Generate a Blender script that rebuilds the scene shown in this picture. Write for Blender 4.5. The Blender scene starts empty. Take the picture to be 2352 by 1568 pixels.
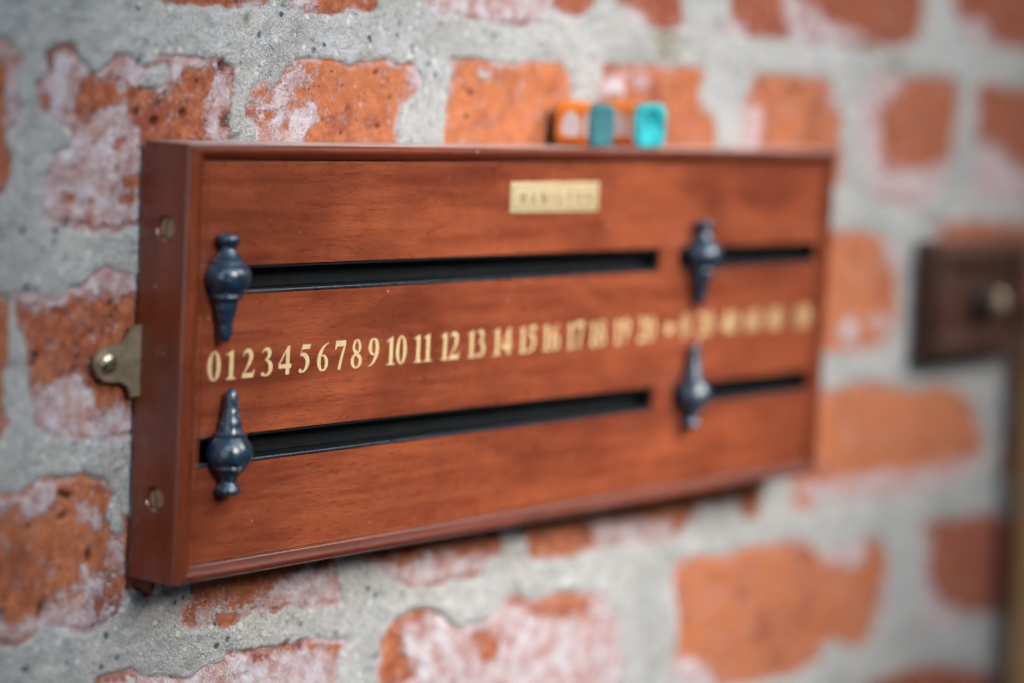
import bpy, bmesh, math, random
import numpy as np
from mathutils import Vector, Matrix

random.seed(7); rng = np.random.default_rng(11)
S = bpy.context.scene
C = S.collection
# ------------------------------------------------------------------ camera, world, lamps, exposure
cam_d = bpy.data.cameras.new('camera'); cam = bpy.data.objects.new('camera', cam_d); C.objects.link(cam)
cam.location = (-0.73100, -0.76201, 0.21794)
cam.rotation_euler = (1.463651, -0.051607, -0.904727)
cam_d.sensor_width = 36; cam_d.lens = 36*5900/2352
cam_d.clip_start = 0.01; cam_d.clip_end = 100
cam_d.dof.use_dof = True; cam_d.dof.focus_distance = 1.105
cam_d.dof.aperture_fstop = 2.35; cam_d.dof.aperture_blades = 9
S.camera = cam

W = bpy.data.worlds.new('World'); S.world = W; W.use_nodes = True
wn = W.node_tree.nodes; wl = W.node_tree.links
bg = wn['Background']; bg.inputs[1].default_value = 0.12
tc = wn.new('ShaderNodeTexCoord'); sx = wn.new('ShaderNodeSeparateXYZ'); rp = wn.new('ShaderNodeValToRGB')
wl.new(tc.outputs['Generated'], sx.inputs[0]); wl.new(sx.outputs[2], rp.inputs[0])
mm = wn.new('ShaderNodeMapRange'); mm.inputs[1].default_value = -1; mm.inputs[2].default_value = 1
wl.new(sx.outputs[2], mm.inputs[0]); wl.new(mm.outputs[0], rp.inputs[0])
e = rp.color_ramp.elements
e[0].position = .30; e[0].color = (.10, .08, .07, 1); e[1].position = .85; e[1].color = (.75, .88, 1.0, 1)
k_ = e.new(.52); k_.color = (.33, .36, .40, 1)
wl.new(rp.outputs[0], bg.inputs[0])

def look(o, to):
    o.rotation_euler = (Vector(to)-o.location).to_track_quat('-Z', 'Y').to_euler()
def area(name, loc, to, sx_, sy_, power, col):
    d = bpy.data.lights.new(name, 'AREA'); d.shape = 'RECTANGLE'; d.size = sx_; d.size_y = sy_
    d.energy = power; d.color = col
    o = bpy.data.objects.new(name, d); C.objects.link(o); o.location = loc; look(o, to); return o
area('overhead_soft', (0.45, -1.15, 1.45), (0.42, 0, 0.06), 1.4, 0.6, 7, (.80, .91, 1.0))  # broad soft source above and in front, no window in view
area('overhead_soft', (-0.50, -0.85, 1.10), (0.20, 0, 0.08), 1.5, 0.34, 6.5, (.52, .75, 1.0))  # added blue strip above the camera, gives the pointers their highlight band
area('side_fill', (-1.40, -0.45, 0.35), (0.0, 0, 0.08), 0.45, 1.1, 4.0, (.86, .90, 1.0))  # added fill from the left, lifts the bracket and frame side
def spot(name, loc, to, power, ang, col, size):
    sd = bpy.data.lights.new(name, 'SPOT'); sd.energy = power; sd.spot_size = math.radians(ang); sd.spot_blend = 1.0
    sd.shadow_soft_size = size; sd.color = col
    so = bpy.data.objects.new(name, sd); C.objects.link(so); so.location = loc; look(so, to); return so
spot('vignette_spot', (0.95, -1.00, 0.88), (0.46, 0, 0.035), 205, 29.5, (1.0, .955, .90), .34)  # key from the right, its soft cone added to darken the corners
spot('vignette_spot', (0.00, -1.12, 0.66), (0.23, 0, 0.065), 175, 21, (1.0, .96, .91), .25)  # second added spot, its narrow cone makes the vignette on the left
S.view_settings.view_transform = 'Standard'; S.view_settings.look = 'None'
S.view_settings.exposure = 0; S.view_settings.gamma = 1
S.cycles.use_denoising = True; S.cycles.max_bounces = 6

# ------------------------------------------------------------------ traced outlines, millimetres on the wall (x right, z up)
BRICKS = [(0.35,[(2.5,243.5),(2.8,239.2),(4.7,236.2),(17,236),(26.3,236.4),(34.6,236),(42.8,236.8),(46.8,235.7),(55.3,235.2),(63.9,236),(65.8,237.3),(72.4,239.2),(74.8,243),(74.5,247.6)]),(0.4,[(83.3,248.1),(83.6,243.5),(85.9,239.4),(85.4,236.6),(93,235.8),(103.5,235.9),(114,236.1),(135.7,236.7),(142.2,237.9),(142,251.5)]),(0.2,[(168.4,254.5),(177.5,245),(182.6,239.3),(206.5,237.4),(231.1,237.2),(251.4,236.9),(266.8,238.2),(269.6,242.7),(274.5,246.8),(280,243.9),(287.6,242.6),(298.2,244.7),(305.4,249.6),(310.8,262.8)]),(0.15,[(317.4,263.2),(325.3,250.6),(335,243.8),(355,240.1),(366.8,239.3),(384.5,240.7),(387.6,246.2),(383.2,253.5),(377,266.6)]),(0.1,[(422.6,271.4),(429.7,247.8),(416.7,242.2),(420.1,239),(449.2,239.4),(482.6,239),(505.6,238.2),(530.9,238.2),(565.7,237.8),(610.7,240.3),(634.6,244),(638.8,255.4),(638.5,284.2)]),(0,[(669.3,286),(676.8,261.8),(686.5,249.9),(707.7,244),(739,243.2),(793.2,243.1),(861.5,246.6),(852.9,296.9)]),(0.5,[(-101.8,216.2),(-72.3,217.4),(-68.5,215.4),(-63.9,211.4),(-63.8,208.1),(-65.3,203.9),(-63.9,197.2),(-64,187.2),(-70.9,180.8),(-68.6,177.5),(-66.6,170.1),(-67.4,161.9),(-72.1,156.9),(-99.7,155.9)]),(0.35,[(-51.9,214),(-47,217.1),(-41.3,217.3),(-36.7,215.8),(-34.3,212.5),(-30.6,207.4),(-26.5,205.8),(-22.6,209),(-15.6,210.9),(-15.7,212.7),(-7.4,213.8),(-1.9,211.8),(1.8,209.3),(6.6,210.3),(8.9,214),(14.4,215),(26.2,215),(35.7,214.9),(46,214.8),(48.7,213.1),(52.1,210),(53.7,205),(52.8,198.1),(51.9,191.2),(52.9,184.4),(51.9,180.2),(53.4,152.1),(2.1,145.6),(-5.5,144.2),(-8.9,142.6),(-21.4,142.4),(-32.2,143.6),(-41.9,144.9),(-50.6,147.2),(-52.7,152.2),(-51.5,158.7),(-47.6,165.8),(-46.7,170.4),(-45.1,174.6),(-38.4,176.8),(-38.1,183.3),(-43.3,184.9),(-49.7,188.2),(-57,189.4),(-57.2,195.7),(-56.4,201.6),(-51.5,204.3)]),(0.75,[(64,188.7),(62,189.5),(61.7,193.7),(63.5,197.4),(66.8,197.5),(64,199.3),(64.5,203),(69,206.3),(73.7,206),(75.9,202.3),(77.9,203.3),(83,208.6),(84.9,211.4),(88.9,213),(90.1,215.8),(99.8,217.1),(111.7,217.3),(117.5,216.3),(126.3,213.9),(133.5,214.9),(140.7,216.8),(151.9,216.7),(164.1,216.3),(171,215.6),(176.8,210.8),(177.9,205.8),(172.7,203.2),(168.4,199.2),(163.2,196.6),(161.3,190.6),(161.3,180.7),(163.1,155.9),(66.5,156.6),(66.9,184.5)]),(0.9,[(196.3,220),(210.8,219.6),(226.5,220.1),(238.7,219),(252.8,220.1),(268.3,220.9),(282.2,219.1),(289,215.5),(290.6,209.8),(290.2,202.7),(292.1,180.8),(290.1,154.9),(195.6,155.6),(194.2,186),(194,200.6),(197.3,207.9)]),(0.6,[(314.7,220.8),(332.7,220.7),(345.2,221.1),(356.7,222.2),(386.4,222.4),(407.5,220.4),(403.3,213.4),(404.4,202.4),(417.6,195.7),(421.9,181.8),(424.9,153.8),(317.6,154.6),(311.6,207)]),(0.7,[(456.1,220.1),(484.8,220.1),(514.5,220.1),(533.2,219.7),(543.3,207.5),(553.3,197),(551.4,184.4),(556.6,157.3),(447.4,157.9),(444.2,200.4),(450.9,210.7)]),(0.4,[(580.1,222.9),(612.9,223.8),(650.7,224.9),(682.3,223.9),(687.4,216.4),(686.5,195.2),(685.3,175.9),(678,171.1),(672.2,156.6),(665.7,147.1),(633.2,144.6),(604.4,149.6),(591.4,150.6),(580.3,166.3),(572.6,184.5),(569.7,207.2),(581.1,215.6)]),(0.2,[(713.1,221.8),(753.1,220.9),(796.8,221),(865.6,222.7),(879.5,141.7),(732.6,147.4),(712.8,154.5),(712.3,185.8),(711.4,205.3)]),(0.3,[(-62.6,120.9),(-53.2,119.9),(-47.4,116.8),(-40.7,117.2),(-36.1,122.2),(-27.4,122.6),(-23.6,125.4),(-14.8,128.8),(-2.6,126.2),(1.7,122.3),(3.8,122.3),(82.2,119.6),(85.9,58.4),(15.2,60),(0.8,58.1),(-15.4,57.2),(-23.5,58.6),(-36.3,60.4),(-46.1,63.4),(-53,69.1),(-55.3,80.2),(-56.7,91.1),(-57,97.7),(-62,105.8),(-64.1,112.4)]),(0.9,[(455.7,136.1),(569.9,132.8),(598,129.8),(623.6,123.7),(629.7,115.3),(628.9,102.7),(631.5,83.6),(629.4,71.1),(615.4,63.6),(588.8,60.6),(562.4,61.5),(463.4,67.6)]),(0.5,[(670.9,134.8),(734.5,135.8),(786.7,132.9),(869.7,130.1),(883.1,51.4),(799.4,52.3),(682.1,55.4)]),(0.6,[(-92.1,42.9),(-63.8,40.1),(-56.6,38.7),(-52.7,43.3),(-47.1,46.6),(-36.4,46.2),(-24.6,45.4),(-15.9,42.4),(-10.6,39.2),(-6.8,33.7),(-5,32.2),(1.5,24.9),(17.1,16.6),(18.3,-6.2),(17.6,-10.2),(13.1,-11.6),(9.4,-9.1),(6.6,-7.4),(1.3,-6.7),(0.6,-10.6),(-1.9,-14.2),(-7.8,-18.6),(-14.7,-21),(-24.2,-20.3),(-33.6,-18.3),(-43.6,-16.5),(-50.1,-19.7),(-58.2,-21.7),(-89.9,-16.4)]),(0.5,[(39.1,0.6),(39.6,-9.7),(38.9,-14.3),(32.7,-18.9),(33,-24.4),(38.8,-28.6),(44.4,-29.4),(54.7,-26.8),(55.8,-29),(66.5,-30.5),(71.3,-27.7),(84.1,-27.4),(88.1,-27.2),(79.6,-28.5),(84,-28.3),(96.3,-28.4),(101.8,-26),(112.3,-29),(132.3,-31),(137.5,-30),(135.3,-23.3),(131.2,-14.7),(130.1,1.5),(123.3,34.1)]),(0.5,[(147.6,-10.2),(152.8,-14.9),(157.6,-14.7),(165.5,-21.4),(184.8,-29.7),(197.7,-30.6),(212,-30.7),(230.7,-31.4),(240,-30),(242.1,-22.5),(254.6,-24),(255.4,-17.1),(249.1,-7.7),(239.8,23.4),(144.7,32.2)]),(0.6,[(263.4,21.3),(268.9,-10.7),(274.1,-21.9),(278.8,-27.8),(300.8,-30.4),(315.5,-30.4),(324.3,-27.8),(359.5,-28.2),(396.4,-31.4),(411.9,-27.4),(425,-17.3),(462.1,-15.3),(474.1,-27.2),(489.5,-30.1),(490.8,-12.3),(487.4,16.6)]),(1,[(520.5,-10.3),(524.5,-25.4),(534.4,-31.3),(547.9,-29),(556.8,-25),(593.2,-30),(630.7,-32.5),(682.6,-32.5),(736.2,-25.7),(757.6,-16.7),(742.3,9),(737.6,21.5),(700.1,33.4),(655,33.8),(600.7,43.7),(555.8,39.3),(525.6,41.3),(514.3,42.1)]),(0.1,[(777.9,39.2),(787.9,12.4),(773.9,-29.2),(780.6,-35.4),(806.8,-32.3),(991.7,-49.6),(976.1,36.1),(779.5,47.3)]),(0.3,[(-17.9,-64.5),(-15.4,-43.1),(-12.1,-39.8),(6.5,-40.7),(11.2,-44.8),(34.3,-49.8),(48.2,-47.2),(60.6,-45.6),(62.3,-41.7),(73.1,-41.9),(85,-43),(100.1,-43.1),(107.5,-43.5),(124.9,-44.4),(141.7,-47.7),(143.1,-50.4),(136.3,-55.9),(134.6,-67.1),(134.2,-96.3)]),(0.4,[(162.8,-71.6),(162.3,-64),(164.2,-56),(170.9,-46.2),(177,-42.9),(186.9,-40),(206.3,-41.9),(216.2,-50.9),(225.7,-54),(236.4,-52.9),(248.6,-52),(257.8,-46.2),(258.9,-42),(271.7,-43.7),(273.4,-47.5),(294.9,-46.8),(324.7,-48.9),(340.3,-52.7),(355.6,-66.9),(358.5,-80.4),(364.2,-90.6),(360.3,-99.4),(367.2,-138.3),(163.7,-101.6)]),(0.75,[(405.5,-42.7),(427.7,-43.1),(461.2,-45.9),(490.9,-42.2),(526.9,-45.2),(550.8,-52.9),(561,-59),(608.5,-53.2),(623.6,-55),(638,-68.3),(639.8,-81.5),(637.1,-99.4),(626.9,-117.5),(605.2,-123.4),(559.4,-122.8),(541.3,-127.5),(500.5,-125.7),(457,-122.5),(406.7,-112),(412.6,-92.1),(412.8,-74.7),(404.9,-56.4)]),(0.05,[(680,-52.1),(740.3,-53.2),(777.9,-55.9),(799.6,-62.4),(997.4,-80.7),(1011.2,-156.4),(804,-129.1),(756,-121.1),(712,-125.8),(676.5,-122.1),(693.1,-107),(674,-84.5),(685.2,-69.9)]),(0.1,[(620.4,-144.9),(645.6,-143.9),(698.5,-145.5),(767.4,-158.9),(801.5,-171.3),(817.9,-238.7),(627.9,-202.7)])]
SMEARS = [[(-96.6,216),(-70.2,217),(-63,214.4),(-63,188),(-69.8,180.8),(-70.8,205.8),(-96.3,206.3)],[(-53.7,217.7),(-1.5,215.3),(42,216.9),(42.3,211.5),(32.8,209.4),(23.7,203.7),(11.6,198.1),(2.3,200.1),(-9.7,200.2),(-18.7,201.7),(-29.2,202.8),(-35.8,196.2),(-32.6,187.6),(-18.2,192.2),(-9.5,194.6),(-3.1,185.9),(2.1,179.3),(6.8,170.5),(8.2,143.7),(-50.6,144.7),(-60.9,191.4)],[(42.4,209.7),(48.8,210.8),(54.1,210),(53.8,202.7),(55.4,152.1),(37.2,152.3),(35.6,193.2),(40.2,202.4)],[(61.1,203.8),(77.3,202.4),(85,209.1),(91,213.5),(97.3,211.4),(99.2,203.9),(102.4,196.8),(108.4,192.2),(100.3,185.9),(97.9,180.2),(98,156.4),(68.6,156.6),(66,189.1)],[(164.1,215.4),(170.9,217.1),(179.9,210.9),(178.1,202.8),(168.2,201.6),(163.8,209.4)],[(308.5,216.1),(337.6,216.9),(335.4,205),(318.7,202),(309.3,208.3)],[(342.4,215.1),(349.1,217.3),(356.3,214.8),(354.3,211.4),(346.3,210.5)],[(216.1,214.6),(223,215.4),(225.1,213),(220.4,210.4)],[(531.7,217.9),(561.4,202.5),(562.5,194.4),(544,202.2)],[(439.4,202),(464.6,200.7),(464.4,175),(442.4,174.9)],[(572.8,224.5),(618.3,225.8),(614.5,212.7),(595,206.8),(599.7,170.9),(620.5,168.2),(678.2,170.1),(677.8,145),(624.1,141.9),(574.4,157.2),(567.3,211.7)],[(704.1,185.7),(733,186),(760.8,171.2),(876.2,160.8),(880.4,136.4),(709.9,146.6)],[(89.5,248.5),(102.6,249.2),(105.4,239),(102.1,235.3),(84.8,235.7)],[(172.1,254.7),(272.2,260.5),(272.4,246.7),(267,236.3),(178.1,236.1)],[(318.8,249),(346,249),(352.8,238.7),(332.1,239.1)],[(479,269.7),(513.3,257.7),(541.6,248.4),(573.7,244.4),(539.6,236.8),(489.4,236.7),(481.5,248.4)],[(669,261.5),(715.9,257.8),(741.4,241.3),(680.1,239.1)],[(410,249.3),(445.1,247.6),(446.3,237.6),(411.4,236.2)],[(-66.4,123.2),(-47.5,119.7),(-36.2,125.1),(-18.8,130.4),(5.5,128.2),(6,118.4),(-6.1,115.1),(-14.2,116.9),(-24.1,115.1),(-27.2,118.9),(-36,120),(-43.4,113.7),(-49.2,115.4),(-56.6,112.1),(-66,113.9)],[(-57.2,81),(-42.2,84.4),(-32.6,87.5),(-22.4,78.6),(-16.1,71.5),(-10.2,74.1),(4.1,73),(5,55.4),(-23.3,54.8),(-52.7,62.5)],[(-63.9,107.4),(-57.1,99.8),(-53.9,80.8),(-60,80.5)],[(563.2,74.3),(569.4,80.8),(580.2,80.3),(587.2,73.1),(579.7,65.5),(567.6,67.3)],[(594.9,79),(608,82.2),(623.3,78.9),(623.1,71.4),(607.2,69.6),(597,72.7)],[(607.3,124.7),(629.8,124.2),(632.7,102.6),(611.8,109.6)],[(-92.1,43.5),(-56.6,38.7),(-50.4,46.9),(-38.7,42),(-40.1,35.8),(-52,26.9),(-60.4,33.5),(-91.7,31.3)],[(-29.1,33.4),(-22.3,33.9),(-14.4,27.9),(-16.7,22.3),(-27,24.1)],[(-22.8,6.9),(-12.3,2.9),(-9.4,-3.3),(-16.9,-10.8),(-6.4,-12.9),(-7.8,-18.6),(-25,-19.5),(-50.1,-19.7),(-66.2,-21.1),(-89.9,-17.6),(-90.2,-8.3),(-50.5,-10.1),(-34.2,-4),(-23.3,-1.5)],[(-11.4,19.8),(1,17.1),(1.8,-0.1),(-9.8,4.6)],[(80.5,-17.8),(98.5,-18),(117.6,-21),(136,-15.3),(142,-33.9),(79.4,-25.3),(86,-26.2),(76.2,-28.4),(54.8,-27.5),(42.6,-30.5),(30.2,-24),(29.7,-15.8),(46.7,-18.1),(72,-22.9)],[(88.7,-13.3),(116.9,-11.3),(133.6,-15),(139.2,-28.7),(106.6,-29.1),(90.5,-25.3)],[(145.3,-11.6),(177.4,-14.6),(209.4,-14.3),(229.8,-20.1),(243.1,-18.3),(244.1,-29.6),(191.3,-31.4),(159.4,-23.1)],[(328.3,-11.5),(385.4,-18.8),(404.9,-17.5),(398.3,-30.4),(329.9,-28.1)],[(344.5,-15.5),(392.6,-20.8),(394,-34.2),(353.6,-29.4)],[(518.5,-12.6),(546.2,-15.3),(603.4,-14.5),(680.3,-16.5),(734.6,-14.7),(763.2,-15.9),(721.1,-36.4),(631.3,-36.5),(533.5,-23.8)],[(63.1,-44.7),(90.7,-46.6),(107.6,-45.9),(138.6,-55.4),(141.5,-97.6),(54.5,-82)],[(11.1,-42.7),(48.2,-45.8),(67.3,-44.6),(68.5,-65.8),(-15,-51.8),(-11,-43.2)],[(179.7,-45.7),(202.6,-43.9),(259.3,-46.4),(288.6,-57.5),(330.6,-63.4),(332.3,-48.9),(358.6,-65.4),(368.8,-138.6),(166.2,-102.1),(169.4,-77.6),(189.2,-72.4),(180.7,-59.3)],[(555.3,-50.9),(598,-48.2),(614.7,-62.9),(605.6,-69.5),(566.5,-66)],[(644.7,-79.5),(634.6,-80.9),(623.4,-110.5),(629.9,-121.9),(650.8,-124.9)],[(398.7,-92.3),(438.2,-103),(465.8,-126.4),(401.1,-115.8)],[(660.2,-60.4),(691.8,-60.1),(689.2,-79.7),(709.6,-109.2),(750,-118.9),(712.6,-130),(668.8,-123.6)],[(527.4,-11),(545.9,-12.8),(546.8,-20.3),(528.3,-18.4)]]
RAW = [[(64.5,203),(69,206.6),(73.7,206),(76.3,202.3),(74.1,199),(68,200.7),(64.8,198.6)],[(62.3,189.8),(61.7,194.2),(63.5,197.2),(66.8,197),(68.1,192.4),(64.6,190)],[(84.7,187.6),(88.4,188.1),(89.6,185.3),(88.3,183.4),(85.5,185.2)],[(90.1,215.6),(96.3,216.5),(96.5,213.4),(91.6,213.5)],[(84.2,211.2),(87.6,211.5),(86.1,208.7)],[(93.1,201.3),(98.6,202.4),(101.6,199.2),(94,198.5)],[(89.3,195.1),(93.4,196.9),(95.6,195.3),(90.1,194.2)],[(72.5,192.5),(81.2,193.1),(81.4,190.8),(78.7,189.3),(73.2,191.1)],[(66.7,187.8),(69.1,187.3),(68.2,186.2),(66.5,186.6)],[(44.8,191.1),(48.7,191.8),(52,190.3),(52.4,184.8),(48.4,184.8),(46.4,186.6)],[(-33.3,146.5),(-23.5,145.6),(-10.6,146.5),(-8.9,142.9),(-21.4,142.6),(-33.2,143.8)],[(-40.4,155.3),(-30.9,157.1),(-25.9,154.8),(-32.6,152.7),(-38.4,153.1)],[(-41.9,145.2),(-39.1,146.3),(-40,144.8)],[(-8.4,163.6),(0.6,165.8),(1.3,160.5),(-7.4,162.1)],[(-10.1,156.9),(-0,156.8),(-0.9,154.6),(-10,155)],[(-15.7,212.2),(-12.7,212.8),(-12.6,210.8),(-15.6,210.5)],[(-51.6,206.8),(-52.4,212.7),(-47,216.7),(-40.2,216.9),(-36.6,214.1),(-42.4,215.2),(-49.1,213.2),(-50.4,206)],[(-68.8,210.4),(-65.6,211.4),(-64.4,208.9),(-67.1,208)],[(-17.6,177.8),(-13.4,177.4),(-13.9,175.7),(-18.1,175.7)],[(-13,180.5),(-7,180.6),(-8.1,178.8),(-12.3,178.8)],[(-56.1,195.7),(-51.1,195.4),(-51.5,191.2),(-55.4,191.5)],[(53.7,-25.6),(70.2,-25.8),(71.3,-28.4),(64.6,-29.9),(55.8,-28.9)],[(84,-27.9),(88.3,-25),(96.3,-27.6),(91.9,-29.4)],[(79.6,-27.7),(78.5,-28.3),(80.7,-28.6)],[(32.6,-18.2),(41,-18),(43.1,-22.4),(42.5,-28.5),(37.7,-27.1)],[(77.1,-27.1),(81.1,-27),(81.2,-28.4)],[(218.4,-28.1),(234.5,-28.4),(228,-31.9),(219.9,-30.9)],[(165.1,-52),(170.9,-45.3),(179.4,-42.4),(181,-45.9),(174.1,-54.9)],[(232.7,-57.6),(243.6,-57.4),(253.8,-65),(253.4,-76.3),(242.2,-74.6)],[(290.8,-49.8),(326.3,-50),(325.7,-60),(303.2,-57.8)],[(258.8,-41.1),(271.6,-42.8),(270.5,-46.6),(259.1,-44.7)],[(-17.1,-6.2),(-10.1,-6.5),(-8.2,-10.7),(-13.3,-13.3),(-16.9,-10.8)],[(-25,-19.8),(-13.1,-18.6),(-7.9,-16.7),(-11.3,-19.5),(-19.8,-21.2)]]
PATCH = [[(-10.8,25),(-10.1,30.1),(-6.4,33.6),(-2.3,30.6),(-0.9,19.3),(-5.2,17.8),(-8.8,20.2)],[(563.1,-114.5),(582,-113.5),(604.7,-119.4),(598,-124.8),(568.7,-121.7)],[(-1.5,203.1),(4.9,208.5),(12.8,210.1),(14.8,206.2),(11.4,202.1),(7.2,200.2),(-0.8,201.3)],[(-11.6,201.1),(-9.2,201.6),(-9.1,199.4),(-11.5,199.3)],[(425.6,-23.1),(441.2,-15.5),(466.8,-19.3),(472,-28.2),(446.9,-30.1)]]
PITS = [(45.4,210.4,2.2,2.3,0,3),(10.7,196.1,5.9,1.2,40,3),(23.7,191,2.7,2.2,0,2.5),(7.9,187.7,2.3,1.9,0,3.5),(-0.7,200,1.3,1.1,0,2),(31.2,204.4,1.4,1.2,0,2),(-11,201.9,1.5,1,0,2),(-24.3,177.4,1.6,1.3,0,3),(49.1,188,3,3.9,0,2.5),(-2.2,211.4,0.8,2.2,0,2),(-52.6,93.8,1.6,2.8,-8,4),(-29.9,92.8,1.2,0.8,0,2.5),(-41.6,111.8,2.3,1.3,0,1.5),(-38.5,109.8,1.4,1,0,1.5),(-13.1,113.5,1.1,0.6,0,2.5),(-9.4,110.6,0.8,0.7,0,2),(-12.3,107.8,0.9,1.2,20,2),(-22.2,102.4,1.1,0.9,0,2.5),(-45.7,98.9,2,1.4,0,1),(-21.5,66.2,1.2,0.6,0,2.5),(-35.5,168.1,1.3,1,0,3),(-25.2,102.2,0.8,0.6,0,1.5),(-44.9,-8.9,2.9,5.2,0,2.5),(-20.3,11.1,1.9,3,0,2.5),(-33.5,37,5.3,1.3,-20,2.5),(-21.5,-12.2,1.2,3.4,0,2.5),(-35.6,28.9,3.8,1.6,20,2),(-65.1,-8.7,2.4,3.8,0,2),(121.5,204.7,1.1,0.9,0,1.5),(110,189.6,1.1,0.5,0,2),(125.8,194.9,1,0.7,0,1.5),(143.7,211.3,2.2,1.5,0,1.5),(147.2,187.4,1.8,1.1,0,2),(122.9,184,1.3,1,0,2),(168.1,223.4,1.9,1.2,0,2),(45.7,210.7,2.2,2.4,0,3),(55.8,181.9,4,1.1,25,3),(212.1,203.7,2.3,1.4,0,2),(209.1,192.4,2.1,1.3,0,1.5),(194.7,203.6,1.9,1.4,0,2),(-9.2,232,1.2,0.5,0,2),(-38,230.8,2.9,0.6,20,1.5),(52,-37.8,1.6,1.8,20,-1)]
STAINS = [(57.9,231.6,2.3,3.1),(54.5,181.2,2.7,1.4),(371.4,228.7,13.1,4.7),(370.6,236.1,14.4,2.7),(55.7,181.2,3.3,1.2),(571,238,16.1,3.6),(608.3,231,11.1,5.5)]
BRACKET = [(-4.8,104.6),(-2.2,105.8),(5.8,105.5),(7.4,73.8),(-2.3,75.2),(-4.2,75.6),(-5,78.1),(-7.4,80.7),(-11.3,82.4),(-15.7,82.4),(-20.3,83.8),(-23.3,86.5),(-24.9,89.9),(-24.7,92.6),(-23,95),(-20.1,96.5),(-16.4,97.4),(-12,97.3),(-9,98.4),(-6.9,100.2),(-5.5,102.6)]
BSCREW = [(-18.5,90.4)]
# ------------------------------------------------------------------ helpers
BW, BH, BD = 0.4995, 0.180, 0.0275      # scoreboard width, height, depth
PY = -(BD-0.0028)                       # front of the recessed panel
RX, RZ = 0.0130, 0.0082                 # face width of the upright and of the level frame rails

def mat(name):
    m = bpy.data.materials.new(name); m.use_nodes = True
    return m, m.node_tree.nodes, m.node_tree.links, m.node_tree.nodes['Principled BSDF']
class NB:
    'small node-building helper'
    def __init__(s, m): s.n = m.node_tree.nodes; s.l = m.node_tree.links
    def put(s, sock, v):
        if isinstance(v, bpy.types.NodeSocket): s.l.new(v, sock)
        elif v is not None: sock.default_value = v
    def math(s, op, a, b=None, c=None, clamp=False):
        n = s.n.new('ShaderNodeMath'); n.operation = op; n.use_clamp = clamp
        s.put(n.inputs[0], a); s.put(n.inputs[1], b); s.put(n.inputs[2], c); return n.outputs[0]
    def ss(s, x, a, b, o0=0., o1=1.):
        n = s.n.new('ShaderNodeMapRange'); n.interpolation_type = 'SMOOTHSTEP'
        s.put(n.inputs[0], x); s.put(n.inputs[1], a); s.put(n.inputs[2], b); s.put(n.inputs[3], o0); s.put(n.inputs[4], o1); return n.outputs[0]
    def mix(s, f, a, b, t='MIX'):
        n = s.n.new('ShaderNodeMix'); n.data_type = 'RGBA'; n.blend_type = t
        s.put(n.inputs[0], f); s.put(n.inputs[6], a); s.put(n.inputs[7], b); return n.outputs[2]
    def noise(s, vec, scale, det=2., rough=.5, dist=0.):
        n = s.n.new('ShaderNodeTexNoise'); s.put(n.inputs['Vector'], vec); n.inputs['Scale'].default_value = scale
        n.inputs['Detail'].default_value = det; n.inputs['Roughness'].default_value = rough; n.inputs['Distortion'].default_value = dist
        return n.outputs[0]
    def vor(s, vec, scale, out=0):
        n = s.n.new('ShaderNodeTexVoronoi'); s.put(n.inputs['Vector'], vec); n.inputs['Scale'].default_value = scale
        return n.outputs[out]
    def attr(s, name):
        n = s.n.new('ShaderNodeAttribute'); n.attribute_name = name; return n.outputs['Fac']
    def obj(s): return s.n.new('ShaderNodeTexCoord').outputs['Object']
    def mapping(s, vec, scale=(1, 1, 1), loc=(0, 0, 0), rot=(0, 0, 0)):
        n = s.n.new('ShaderNodeMapping'); s.put(n.inputs[0], vec); n.inputs[1].default_value = loc
        n.inputs[2].default_value = rot; n.inputs[3].default_value = scale; return n.outputs[0]
    def bump(s, h, dist, strength=1., normal=None):
        n = s.n.new('ShaderNodeBump'); s.put(n.inputs['Height'], h); n.inputs['Distance'].default_value = dist
        n.inputs['Strength'].default_value = strength
        if normal: s.put(n.inputs['Normal'], normal)
        return n.outputs[0]
def c4(*c): return (c[0], c[1], c[2], 1.)

def link(name, me, m, parent=None, loc=None, smooth=None):
    if m and not me.materials: me.materials.append(m)
    if smooth is not None:
        me.polygons.foreach_set('use_smooth', [True]*len(me.polygons))
        me.set_sharp_from_angle(angle=math.radians(smooth))
    o = bpy.data.objects.new(name, me); C.objects.link(o)
    if parent: o.parent = parent
    if loc: o.location = loc
    return o
def empty(name, loc, rz=0):
    o = bpy.data.objects.new(name, None); C.objects.link(o); o.location = loc; o.rotation_euler = (0, 0, rz); o.empty_display_size = .02
    return o
def tag(o, label=None, cat=None, group=None, kind=None):
    for k, v in (('label', label), ('category', cat), ('group', group), ('kind', kind)):
        if v: o[k] = v
    return o
def from_bm(bm, name='m'):
    bmesh.ops.recalc_face_normals(bm, faces=bm.faces)
    me = bpy.data.meshes.new(name); bm.to_mesh(me); bm.free(); return me
def bm_box(bm, a, b, bev=0., seg=2):
    r = bmesh.ops.create_cube(bm, size=1.)
    vs = r['verts']
    for v in vs:
        v.co = Vector([(a[i]+b[i])/2+v.co[i]*(b[i]-a[i]) for i in range(3)])
    if bev:
        es = list({e for v in vs for e in v.link_edges})
        bmesh.ops.bevel(bm, geom=es, offset=bev, segments=seg, affect='EDGES', profile=.5)
def box(name, a, b, m, parent=None, bev=0., seg=2, loc=None):
    bm = bmesh.new(); bm_box(bm, a, b, bev, seg)
    return link(name, from_bm(bm), m, parent, loc, 35 if bev else None)
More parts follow.
